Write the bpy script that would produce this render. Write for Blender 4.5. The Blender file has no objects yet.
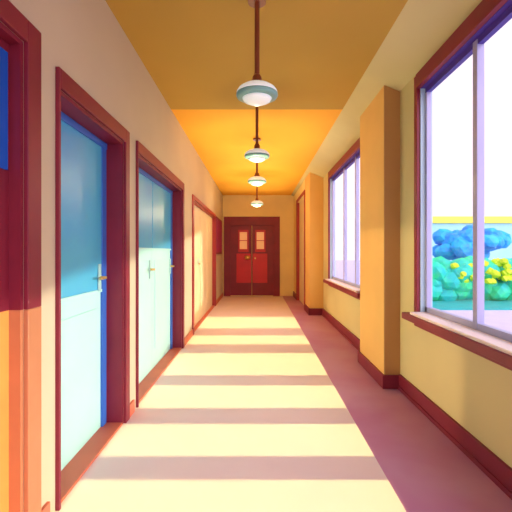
import bpy, bmesh, math, random
from mathutils import Vector, Matrix
random.seed(4)
S=bpy.context.scene
S.view_settings.view_transform='Standard'
S.view_settings.look='None'

def lin(c):
    c=c/255.0
    return c/12.92 if c<=0.04045 else ((c+0.055)/1.055)**2.4
def L(rgb): return (lin(rgb[0]),lin(rgb[1]),lin(rgb[2]),1)
def mat(name,rgb,rough=0.6,var=0.06,scale=3.0,rgb2=None,bump=0.0,emit=0):
    m=bpy.data.materials.new(name); m.use_nodes=True
    nt=m.node_tree; b=nt.nodes['Principled BSDF']
    b.inputs['Roughness'].default_value=rough
    tc=nt.nodes.new('ShaderNodeTexCoord'); n=nt.nodes.new('ShaderNodeTexNoise')
    n.inputs['Scale'].default_value=scale; n.inputs['Detail'].default_value=3
    r=nt.nodes.new('ShaderNodeValToRGB')
    a=L(rgb); c2=L(rgb2) if rgb2 else tuple(x*(1-var*2) for x in a[:3])+(1,)
    r.color_ramp.elements[0].position=0.35; r.color_ramp.elements[1].position=0.65
    r.color_ramp.elements[0].color=c2; r.color_ramp.elements[1].color=a
    nt.links.new(tc.outputs['Object'],n.inputs['Vector'])
    nt.links.new(n.outputs['Fac'],r.inputs['Fac'])
    nt.links.new(r.outputs['Color'],b.inputs['Base Color'])
    if bump:
        bp=nt.nodes.new('ShaderNodeBump'); bp.inputs['Strength'].default_value=bump
        n2=nt.nodes.new('ShaderNodeTexNoise'); n2.inputs['Scale'].default_value=60
        nt.links.new(tc.outputs['Object'],n2.inputs['Vector'])
        nt.links.new(n2.outputs['Fac'],bp.inputs['Height']); nt.links.new(bp.outputs['Normal'],b.inputs['Normal'])
    if emit:
        b.inputs['Emission Color'].default_value=a; b.inputs['Emission Strength'].default_value=emit
    return m
def glassmat():
    m=bpy.data.materials.new('window_glass'); m.use_nodes=True; nt=m.node_tree
    nt.nodes.clear(); o=nt.nodes.new('ShaderNodeOutputMaterial'); mx=nt.nodes.new('ShaderNodeMixShader')
    t=nt.nodes.new('ShaderNodeBsdfTransparent'); g=nt.nodes.new('ShaderNodeBsdfGlossy'); g.inputs['Roughness'].default_value=0.05
    mx.inputs[0].default_value=0.02
    nt.links.new(t.outputs[0],mx.inputs[1]); nt.links.new(g.outputs[0],mx.inputs[2]); nt.links.new(mx.outputs[0],o.inputs[0]); return m

WALL_L=mat('wall_paint_left',(208,194,164),0.85,0.03,1.2,bump=.03)
WALL_R=mat('wall_paint_right',(214,202,148),0.85,0.04,1.2,bump=.03)
WALL_E=mat('wall_paint_end',(250,230,160),0.8,0.03)
CEIL_A=mat('ceiling_dim_mustard',(194,156,64),0.8,0.03,1,bump=.03)  # near ceiling, its dimmer light put into the colour
CEIL_B=mat('ceiling_lit_orange',(255,186,54),0.8,0.03,1,bump=.03)  # same ceiling farther off, brighter light painted into the colour
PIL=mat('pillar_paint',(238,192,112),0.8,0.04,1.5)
PIL_SHADE=mat('pillar_front_shaded',(190,144,88),0.8,0.04,1.5)  # darker copy of the pillar colour, shade painted on the front face
FLOOR=mat('floor_vinyl',(236,218,218),0.7,0.02,2)
FLOOR_SHADE=mat('floor_vinyl_shaded',(196,144,184),0.6,0.04,2,rgb2=(188,122,172))  # unlit strip along the window wall, shade painted into the floor colour
RED=mat('frame_dark_red',(134,26,52),0.5,0.08,4)
RED2=mat('frame_brick_red',(170,54,56),0.45,0.06,4)
BASE=mat('baseboard_maroon',(130,28,56),0.5,0.06,4)
BASEO=mat('baseboard_terracotta',(216,114,84),0.5,0.06,4)
ORANGE=mat('door_sunlit_orange',(252,158,76),0.5,0.05,4)  # sunlit lower part of the maroon door, light painted as orange
BROWN=mat('jamb_sunlit_copper',(196,128,88),0.5,0.06,4)  # lower jamb and casing, sunlight painted into the frame colour
MINT=mat('door_panel_mint',(182,238,232),0.5,0.02,3)
BLUE=mat('door_glass_blue',(56,168,234),0.35,0.0,1.3,rgb2=(76,184,222))
NAVY=mat('stile_blue',(48,104,200),0.4,0.05)
NAVY2=mat('head_liner_indigo',(78,54,160),0.5,0.05)
DBLUE=mat('door_glass_deep_blue',(10,90,200),0.25,0.04)
LAV=mat('window_frame_lavender',(172,176,216),0.4,0.04)
LBLUE=mat('window_jamb_pale_blue',(180,212,232),0.5,0.03)
WHITE=mat('sill_white',(250,240,236),0.4,0.02)
METAL=mat('brass_handle',(230,200,120),0.3,0.03); METAL.node_tree.nodes['Principled BSDF'].inputs['Metallic'].default_value=.6
PALE=mat('steel_plate',(170,216,216),0.35,0.03)
DOORR=mat('door_bright_red',(204,30,42),0.45,0.05)
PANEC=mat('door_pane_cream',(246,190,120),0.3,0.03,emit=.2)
CREAM=mat('door_cream',(244,228,180),0.5,0.04)
MAG=mat('noticeboard_magenta',(160,34,104),0.6,0.06)
ROD=mat('lamp_rod_bronze',(136,66,38),0.4,0.05)
SHADE=mat('lamp_glass_white',(236,244,240),0.25,0.02,emit=.3)
TEAL=mat('lamp_rim_teal',(130,186,180),0.3,0.04)
YEL=mat('coping_yellow',(240,228,90),0.6,0.03)
PLAS=mat('garden_wall_plaster',(160,222,236),0.7,0.03)
LEAFB=mat('foliage_blue',(30,140,246),0.6,0,3,rgb2=(10,190,240))
LEAFT=mat('foliage_teal',(30,224,150),0.6,0,3,rgb2=(0,190,190))
FLOW=mat('flowers_yellow',(210,240,40),0.6,0.06)
PAVE=mat('paving_pale',(200,196,224),0.8,0.03)
LAWN=mat('lawn_teal',(30,180,180),0.8,0.08)
TRUNK=mat('bark',(96,70,90),0.8,0.08)
GLASS=glassmat()

class B:
    def __init__(s,name): s.name=name; s.bm=bmesh.new(); s.mats=[]
    def mi(s,m):
        if m not in s.mats: s.mats.append(m)
        return s.mats.index(m)
    def prism(s,pts,y0,y1,m):   # pts = list of (x,z)
        i=s.mi(m); a=[s.bm.verts.new((p[0],y0,p[1])) for p in pts]; b=[s.bm.verts.new((p[0],y1,p[1])) for p in pts]
        n=len(pts); fs=[s.bm.faces.new(a),s.bm.faces.new(b[::-1])]
        for k in range(n): fs.append(s.bm.faces.new((a[k],b[k],b[(k+1)%n],a[(k+1)%n])))
        for f in fs: f.material_index=i
        bmesh.ops.recalc_face_normals(s.bm,faces=fs)
    def box(s,x0,x1,y0,y1,z0,z1,m,bev=0):
        i=s.mi(m)
        r=bmesh.ops.create_cube(s.bm,size=1); vs=r['verts']
        for v in vs:
            v.co=Vector(((x0+x1)/2+v.co.x*(x1-x0),(y0+y1)/2+v.co.y*(y1-y0),(z0+z1)/2+v.co.z*(z1-z0)))
        fs=set(f for v in vs for f in v.link_faces)
        for f in fs: f.material_index=i
        if bev:
            es=list(set(e for v in vs for e in v.link_edges))
            rr=bmesh.ops.bevel(s.bm,geom=es,offset=bev,segments=2,affect='EDGES',profile=.5)
            for f in rr['faces']: f.material_index=i
    def lathe(s,prof,c,m,seg=32):
        i=s.mi(m); rings=[]
        for r,z in prof:
            rings.append([s.bm.verts.new((c[0]+r*math.cos(2*math.pi*k/seg),c[1]+r*math.sin(2*math.pi*k/seg),c[2]+z)) for k in range(seg)])
        for a,b in zip(rings[:-1],rings[1:]):
            for k in range(seg):
                f=s.bm.faces.new((a[k],a[(k+1)%seg],b[(k+1)%seg],b[k])); f.material_index=i; f.smooth=True
        for rg in (rings[0],rings[-1]):
            f=s.bm.faces.new(rg); f.material_index=i
    def cyl(s,p0,p1,r,m,seg=16):
        p0=Vector(p0);p1=Vector(p1); d=p1-p0
        M=Matrix.Translation((p0+p1)/2)@d.to_track_quat('Z','Y').to_matrix().to_4x4()
        i=s.mi(m); rr=bmesh.ops.create_cone(s.bm,cap_ends=True,segments=seg,radius1=r,radius2=r,depth=d.length,matrix=M)
        for f in set(f for v in rr['verts'] for f in v.link_faces): f.material_index=i
    def blob(s,c,r,m,sub=2,j=.18):
        i=s.mi(m); rr=bmesh.ops.create_icosphere(s.bm,subdivisions=sub,radius=1,matrix=Matrix.Translation(c)@Matrix.Diagonal((*r,1)))
        for v in rr['verts']:
            d=v.co-Vector(c); v.co=Vector(c)+d*(1+random.uniform(-j,j))
        for f in set(f for v in rr['verts'] for f in v.link_faces): f.material_index=i
    def done(s):
        me=bpy.data.meshes.new(s.name); 
        vs=[v.co.copy() for v in s.bm.verts]
        mn=Vector([min(v[k] for v in vs) for k in range(3)]); mx=Vector([max(v[k] for v in vs) for k in range(3)])
        c=Vector(((mn.x+mx.x)/2,(mn.y+mx.y)/2,mn.z))
        bmesh.ops.translate(s.bm,verts=s.bm.verts,vec=-c)
        bmesh.ops.recalc_face_normals(s.bm,faces=s.bm.faces)
        s.bm.to_mesh(me); s.bm.free()
        for m in s.mats: me.materials.append(m)
        o=bpy.data.objects.new(s.name,me); o.location=c; S.collection.objects.link(o); return o

XL=-.935; XR=1.26; H=2.75; END=10.9; BACK=-1.6; CE=.93
# ---------- floor / ceiling
b=B('floor'); b.box(XL-.16,.69,BACK,END+.1,-.1,0,FLOOR); b.box(.69,XR+.09,BACK,END+.1,-.1,0,FLOOR_SHADE); b.done()
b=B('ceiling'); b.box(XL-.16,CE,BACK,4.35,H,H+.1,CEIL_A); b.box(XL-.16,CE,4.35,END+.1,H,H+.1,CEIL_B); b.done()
# ---------- left wall with openings (y0,y1,top)
W=.16
doorsL=[(0.55,1.60,2.04),(1.87,2.80,1.97),(3.10,4.97,1.97),(5.85,8.9,1.97)]
b=B('wall_left'); y=BACK
for (a,c,t) in doorsL:
    b.box(XL-W,XL,y,a,0,H,WALL_L); b.box(XL-W,XL,a,c,t,H,WALL_L); y=c
b.box(XL-W,XL,y,END+.1,0,H,WALL_L); b.done()
# ---------- right wall
SILL=.72; HEAD=2.47; T=.09
wins=[(-.9,3.09),(4.72,6.9)]
b=B('wall_right'); y=BACK
for a,c in wins:
    b.box(XR,XR+T,y,a,0,H,WALL_R); b.box(XR,XR+T,a,c,0,SILL,WALL_R); b.box(XR,XR+T,a,c,HEAD,H,WALL_R); y=c
b.box(XR,XR+T,y,END+.1,0,H,WALL_R)
b.prism([(CE,H),(XR,H-.14),(XR,H),(XR+T,H),(XR+T,H+.1),(CE,H+.1)],BACK,END+.1,WALL_R)
b.box(1.0,XR,7.6,8.35,0,H-.02,PIL)
b.box(1.0,XR,8.35,9.95,2.42,H-.02,WALL_E)
b.box(1.08,XR,8.35,9.95,0,2.42,WALL_E)
b.box(1.0,XR,9.95,END,0,H-.02,WALL_E)
b.done()
b=B('pillar'); b.box(1.12,XR,3.535,4.35,0,H-.02,PIL,.004); b.box(1.12,XR,3.52,3.535,0,H-.02,PIL_SHADE,.002); b.box(1.10,XR,3.50,4.37,0,.12,BASE,.004); b.done()
b=B('wall_back'); b.box(XL-W,XR+T,END,END+.1,0,H,WALL_E); b.done()
# ---------- baseboards
b=B('baseboard_right')
for y0,y1 in [(BACK,3.50),(4.37,7.6)]:
    b.box(XR-.02,XR,y0,y1,0,.13,BASE); b.box(XR-.028,XR,y0,y1,0,.03,BASE)
b.box(.98,1.0,7.58,8.28,0,.13,BASE); b.box(.98,XR-.02,7.58,7.6,0,.13,BASE); b.box(.98,1.0,10.02,END,0,.13,BASE); b.done()
b=B('baseboard_left'); y=BACK
for a,c,t in doorsL:
    b.box(XL,XL+.015,y,a-.09,0,.09,BASEO); y=c+.08
b.box(XL,XL+.015,y,END,0,.09,BASEO); b.done()
# ---------- left doors
def casing(b,a,c,t,m,wn,wf,low=None,lowm=None,p=.02,hw=.09):
    lo=low or 0
    for (y0,y1) in [(a-wn,a),(c,c+wf)]:
        b.box(XL-.0,XL+p,y0,y1,lo,t+hw,m,.003)
        if low: b.box(XL-.0,XL+p,y0,y1,0,lo,lowm,.003)
    b.box(XL,XL+p,a,c,t,t+hw,m,.003)
def liner(b,a,c,t,d,m,low=None,lowm=None):
    lo=low or 0
    b.box(XL-d,XL,c-.02,c,lo,t,m); b.box(XL-d,XL,a,a+.02,lo,t,m)
    if low:
        b.box(XL-d,XL,c-.02,c,0,lo,lowm); b.box(XL-d,XL,a,a+.02,0,lo,lowm)
    b.box(XL-d,XL,a+.02,c-.02,t-.02,t,m)
    b.box(XL-d,XL,a+.02,c-.02,0,.015,BASEO)
def handle(b,x,y,z,dy=-.1):
    b.box(x,x+.008,y-.022,y+.022,z-.09,z+.09,PALE,.002)
    b.cyl((x,y,z),(x+.05,y,z),.01,METAL); b.cyl((x+.045,y,z),(x+.045,y+dy,z),.009,METAL)
a,c,t=doorsL[0]; b=B('door_1')
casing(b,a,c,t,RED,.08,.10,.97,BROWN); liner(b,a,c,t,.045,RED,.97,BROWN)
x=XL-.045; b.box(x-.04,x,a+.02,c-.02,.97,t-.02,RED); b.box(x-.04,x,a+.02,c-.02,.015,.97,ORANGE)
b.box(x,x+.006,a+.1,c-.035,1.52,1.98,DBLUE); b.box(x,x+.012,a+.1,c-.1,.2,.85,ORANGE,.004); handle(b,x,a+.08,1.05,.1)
b.done()
def paneldoor(name,a,c,t,split,leaves,d=.125,wn=.018,wf=.08):
    b=B(name); casing(b,a,c,t,RED,wn,wf); liner(b,a,c,t,d,RED)
    x=XL-d; lw=(c-a-.04)/leaves
    for k in range(leaves):
        last=k==leaves-1
        y0=a+.02+k*lw+.003; y1=y0+lw-.006
        b.box(x-.03,x,y0,y1,.015,t-.02,MINT)
        b.box(x,x+.008,y0+.005,y1-(.07 if last else .01),split,t-.06,BLUE,.002)
        b.box(x,x+.012,y0+.0,y1,split-.02,split,MINT,.003)
        b.box(x,x+.008,y0+.10,y1-.14,.2,split-.12,MINT,.003)
        if last: b.box(x,x+.016,y1-.07,y1,.015,t-.02,NAVY,.003)
        handle(b,x+.01,y1-.12,1.03,-.1)
    b.box(x,x+.02,a+.02,c-.02,t-.06,t-.02,NAVY,.003)
    return b.done()
paneldoor('door_2',*doorsL[1],.95,1)
paneldoor('door_3',*doorsL[2],1.24,2)
a,c,t=doorsL[3]; b=B('door_4'); casing(b,a,c,t,RED2,.10,.08,hw=.06); liner(b,a,c,t,.06,RED2)
x=XL-.06; 
for k in range(3):
    y0=a+.02+k*(c-a-.04)/3; y1=y0+(c-a-.04)/3
    b.box(x-.03,x,y0+.004,y1-.004,.015,t-.02,CREAM); b.box(x,x+.01,y0+.1,y1-.1,.2,1.0,CREAM,.004)
    b.box(x,x+.008,y0+.1,y1-.1,1.15,1.82,CREAM,.003)
handle(b,x,a+.9,1.0); b.done()
b=B('notice_board'); b.box(XL+.002,XL+.03,8.99,10.3,1.15,2.0,RED,.004); b.box(XL+.03,XL+.036,9.04,10.25,1.2,1.95,MAG)
b.done()
# ---------- far double door
b=B('door_5'); y=END; x0,x1=-.90,.62; t=2.16
b.box(x0,x0+.18,y-.04,y,0,t,RED,.004); b.box(x1-.18,x1,y-.04,y,0,t,RED,.004); b.box(x0+.18,x1-.18,y-.04,y,t-.24,t,RED,.004)
lx0=x0+.18; lx1=x1-.18; mid=(lx0+lx1)/2
for (p,q,sg) in [(lx0,mid-.006,-1),(mid+.006,lx1,1)]:
    b.box(p,q,y-.02,y,.02,t-.24,RED,.002)
    c0=mid+sg*.23
    b.box(c0-.10,c0+.10,y-.03,y-.02,1.28,1.74,PANEC,.002)
    b.box(c0-.14,c0-.10,y-.035,y-.02,1.2,1.8,DOORR); b.box(c0+.10,c0+.14,y-.035,y-.02,1.2,1.8,DOORR)
    b.box(c0-.10,c0+.10,y-.035,y-.02,1.74,1.8,DOORR); b.box(c0-.10,c0+.10,y-.035,y-.02,1.2,1.28,DOORR)
    b.box(c0-.10,c0+.10,y-.036,y-.02,1.5,1.52,DOORR)
    c0=mid+sg*.22
    b.box(c0-.20,c0+.20,y-.034,y-.02,.36,1.16,DOORR,.006)
b.lathe([(.04,0),(.07,.01),(.07,.09),(.04,.10)],(mid-.12,y-.10,1.0),METAL,16)
b.cyl((mid-.12,y-.02,1.05),(mid-.12,y-.06,1.05),.015,METAL)
b.cyl((mid+.09,y-.02,1.03),(mid+.09,y-.06,1.03),.02,METAL)
b.done()
b=B('door_6'); b.box(.98,1.0,8.28,8.35,0,2.49,RED2,.003); b.box(.98,1.0,9.95,10.02,0,2.49,RED2,.003); b.box(.98,1.0,8.35,9.95,2.42,2.49,RED2,.003)
b.box(1.0,1.06,9.91,9.95,0,2.42,RED2); b.box(1.0,1.06,8.35,8.39,0,2.42,RED2)
b.box(1.05,1.08,8.39,9.91,.01,2.42,CREAM); b.box(1.04,1.05,8.55,9.75,.2,1.0,CREAM,.004); b.box(1.04,1.05,8.55,9.75,1.2,2.2,CREAM,.003)
b.cyl((1.05,8.5,1.05),(1.0,8.5,1.05),.012,METAL); b.cyl((1.0,8.5,1.05),(1.0,8.62,1.05),.012,METAL); b.done()
# ---------- windows
def window(name,a,c,mull):
    b=B(name)
    b.box(XR-.025,XR,a-.07,a,SILL,HEAD+.10,RED,.003); b.box(XR-.025,XR,c,c+.06,SILL,HEAD+.10,RED,.003)
    b.box(XR-.035,XR,a,c,HEAD-.01,HEAD+.10,RED,.003)
    b.box(XR,XR+T,c-.012,c,SILL,HEAD,LBLUE); b.box(XR,XR+T,a,a+.012,SILL,HEAD,LBLUE)
    b.box(XR,XR+T,a+.012,c-.012,HEAD-.012,HEAD,NAVY2)
    xa,xb=XR+.035,XR+.07
    b.box(xa,xb,a+.012,c-.012,HEAD-.05,HEAD-.012,NAVY2); b.box(xa,xb,a+.012,c-.012,SILL+.02,SILL+.06,LAV)
    b.box(xa,xb,c-.04,c-.012,SILL,HEAD-.05,LAV); b.box(xa,xb,a+.012,a+.04,SILL,HEAD-.05,LAV)
    for y in mull: b.box(xa-.005,xb+.005,y-.024,y+.024,SILL+.02,HEAD-.02,LAV,.003)
    b.box((xa+xb)/2-.002,(xa+xb)/2+.002,a+.02,c-.02,SILL+.03,HEAD-.03,GLASS)
    b.box(XR-.085,XR+T,a+.012,c-.012,SILL,SILL+.02,WHITE,.003)
    b.box(XR-.10,XR-.0,a-.1,c+.12,SILL-.05,SILL,RED,.004)
    b.box(XR-.02,XR,a-.07,c+.07,SILL-.10,SILL-.05,RED,.003)
    return b.done()
window('window_1',*wins[0],[-.15,.7,1.55,2.37])
window('window_2',*wins[1],[5.25,5.95])
# ---------- pendant lamps
for k,y in enumerate([2.44,4.0,5.45,8.0]):
    b=B('pendant_lamp'); z=2.165
    b.cyl((0,y,z+.06),(0,y,H-.03),.015,ROD)
    b.lathe([(.055,-.03),(.055,-.012),(.03,0)],(0,y,H),ROD,24)
    b.lathe([(.016,.12),(.028,.10),(.03,.07),(.05,.06)],(0,y,z),ROD,24)
    b.lathe([(.05,.06),(.085,.048),(.112,.03),(.124,.012),(.126,0)],(0,y,z),SHADE,40)
    b.lathe([(.126,0),(.128,-.010),(.122,-.022),(.09,-.028)],(0,y,z),TEAL,40)
    b.lathe([(.09,-.028),(.08,-.045),(.05,-.058),(.015,-.062)],(0,y,z),SHADE,40)
    b.done()
    if k>0:
        l=bpy.data.lights.new('pendant_bulb','POINT'); l.energy=(0,7,9,18)[k]; l.color=(1,.78,.46); l.shadow_soft_size=.06
        o=bpy.data.objects.new('pendant_bulb_light',l); o.location=(0,y,z-.2); S.collection.objects.link(o)
# ---------- outside
b=B('ground'); b.box(XR+T,40,-15,60,-.35,-.05,PAVE); b.box(3.6,7.4,8.6,14.5,-.05,-.02,LAWN); b.done()
b=B('garden_wall'); b.box(6.2,16,16,16.3,-.05,2.35,PLAS); b.box(6.1,16.1,15.9,16.4,2.35,2.62,YEL,.02); b.done()
b=B('blue_tree'); b.cyl((6.5,12.3,-.05),(6.5,12.3,1.0),.12,TRUNK)
for i in range(64):
    an=random.uniform(0,6.28); r=random.uniform(0,.95)
    b.blob((6.5+r*math.cos(an),12.3+r*math.sin(an)*.8,1.45+random.uniform(-.45,.45)*(1.1-r*.5)),(.3,.3,.24),LEAFB,2,.12)
b.done()
b=B('flowering_hedge')
for i in range(110):
    x=random.uniform(4.3,7.2); b.blob((x,10.4+random.uniform(-.35,.35),random.uniform(.1,.84)),(.3,.3,.26),LEAFT,2,.12)
for i in range(44):
    x=random.uniform(4.9,6.6); b.blob((x,10.0+random.uniform(-.2,.1),random.uniform(.45,.98)),(.11,.10,.09),FLOW,1,.2)
b.done()
# ---------- light
w=bpy.data.worlds.new('sky'); S.world=w; w.use_nodes=True
bg=w.node_tree.nodes['Background']; bg.inputs[0].default_value=(1,.88,1,1); bg.inputs[1].default_value=1.2
l=bpy.data.lights.new('hazy_sky','SUN'); l.energy=3.2; l.angle=math.radians(70); l.color=(1,.8,1)
o=bpy.data.objects.new('hazy_sky_sun',l); o.rotation_euler=Vector((-.55,.75,-.5)).to_track_quat('-Z','Y').to_euler(); o.location=(4,-4,5); S.collection.objects.link(o)
def beam(name,c,direction,sx,sy,E,col,up=Vector((0,1,0)),spread=2.5):
    l=bpy.data.lights.new(name,'AREA'); l.shape='RECTANGLE'; l.size=sx; l.size_y=sy
    l.energy=E*sx*sy; l.color=col; l.spread=math.radians(spread)
    o=bpy.data.objects.new(name,l)
    z=-Vector(direction).normalized(); yv=(up-z*up.dot(z)).normalized(); xv=yv.cross(z)
    M=Matrix((xv,yv,z)).transposed().to_4x4(); M.translation=Vector(c); o.matrix_world=M
    S.collection.objects.link(o); return o
stripe_col=(1,.95,.34)
d=Vector((-1,0,-1.2)).normalized()
for y0,y1 in [(.8,2.105),(2.353,2.79),(3.077,3.6),(3.9,4.75),(5.2,5.75),(6.3,7.4)]:
    t=1.15
    beam('added_stripe_light',(-.12-d.x*t,(y0+y1)/2,-d.z*t),d,1.25,y1-y0,3.6,stripe_col)  # added area lights inside the corridor, shaped to make the sunlit floor stripes
tilt=math.atan(.1)
beam('added_wall_light',(.98,3.9,.6),(-1,0,0),1.25,6.8,2.6,(1,.96,.78),up=Vector((0,math.cos(tilt),math.sin(tilt))),spread=4)  # added area light inside the corridor, brightens the lower left wall
beam('ceiling_fill_light',(0,7.5,2.0),(0,0,1),1.5,5.6,2.6,(1,.84,.46),spread=120)  # unseen upward fill, added to brighten the far ceiling
beam('wall_glow_fill_light',(-.85,4.8,.7),(1,0,0),1.4,4.7,1.1,(1,.66,.34),spread=6)  # added area light by the left wall, gives the right wall its orange glow

cam=bpy.data.cameras.new('camera'); cam.sensor_width=36; cam.lens=400/512*36; cam.clip_start=.02
cam.shift_y=-4/512; cam.shift_x=-1/512
co=bpy.data.objects.new('camera',cam); co.location=(0,0,1.2); co.rotation_euler=(math.pi/2,0,0)
S.collection.objects.link(co); S.camera=co
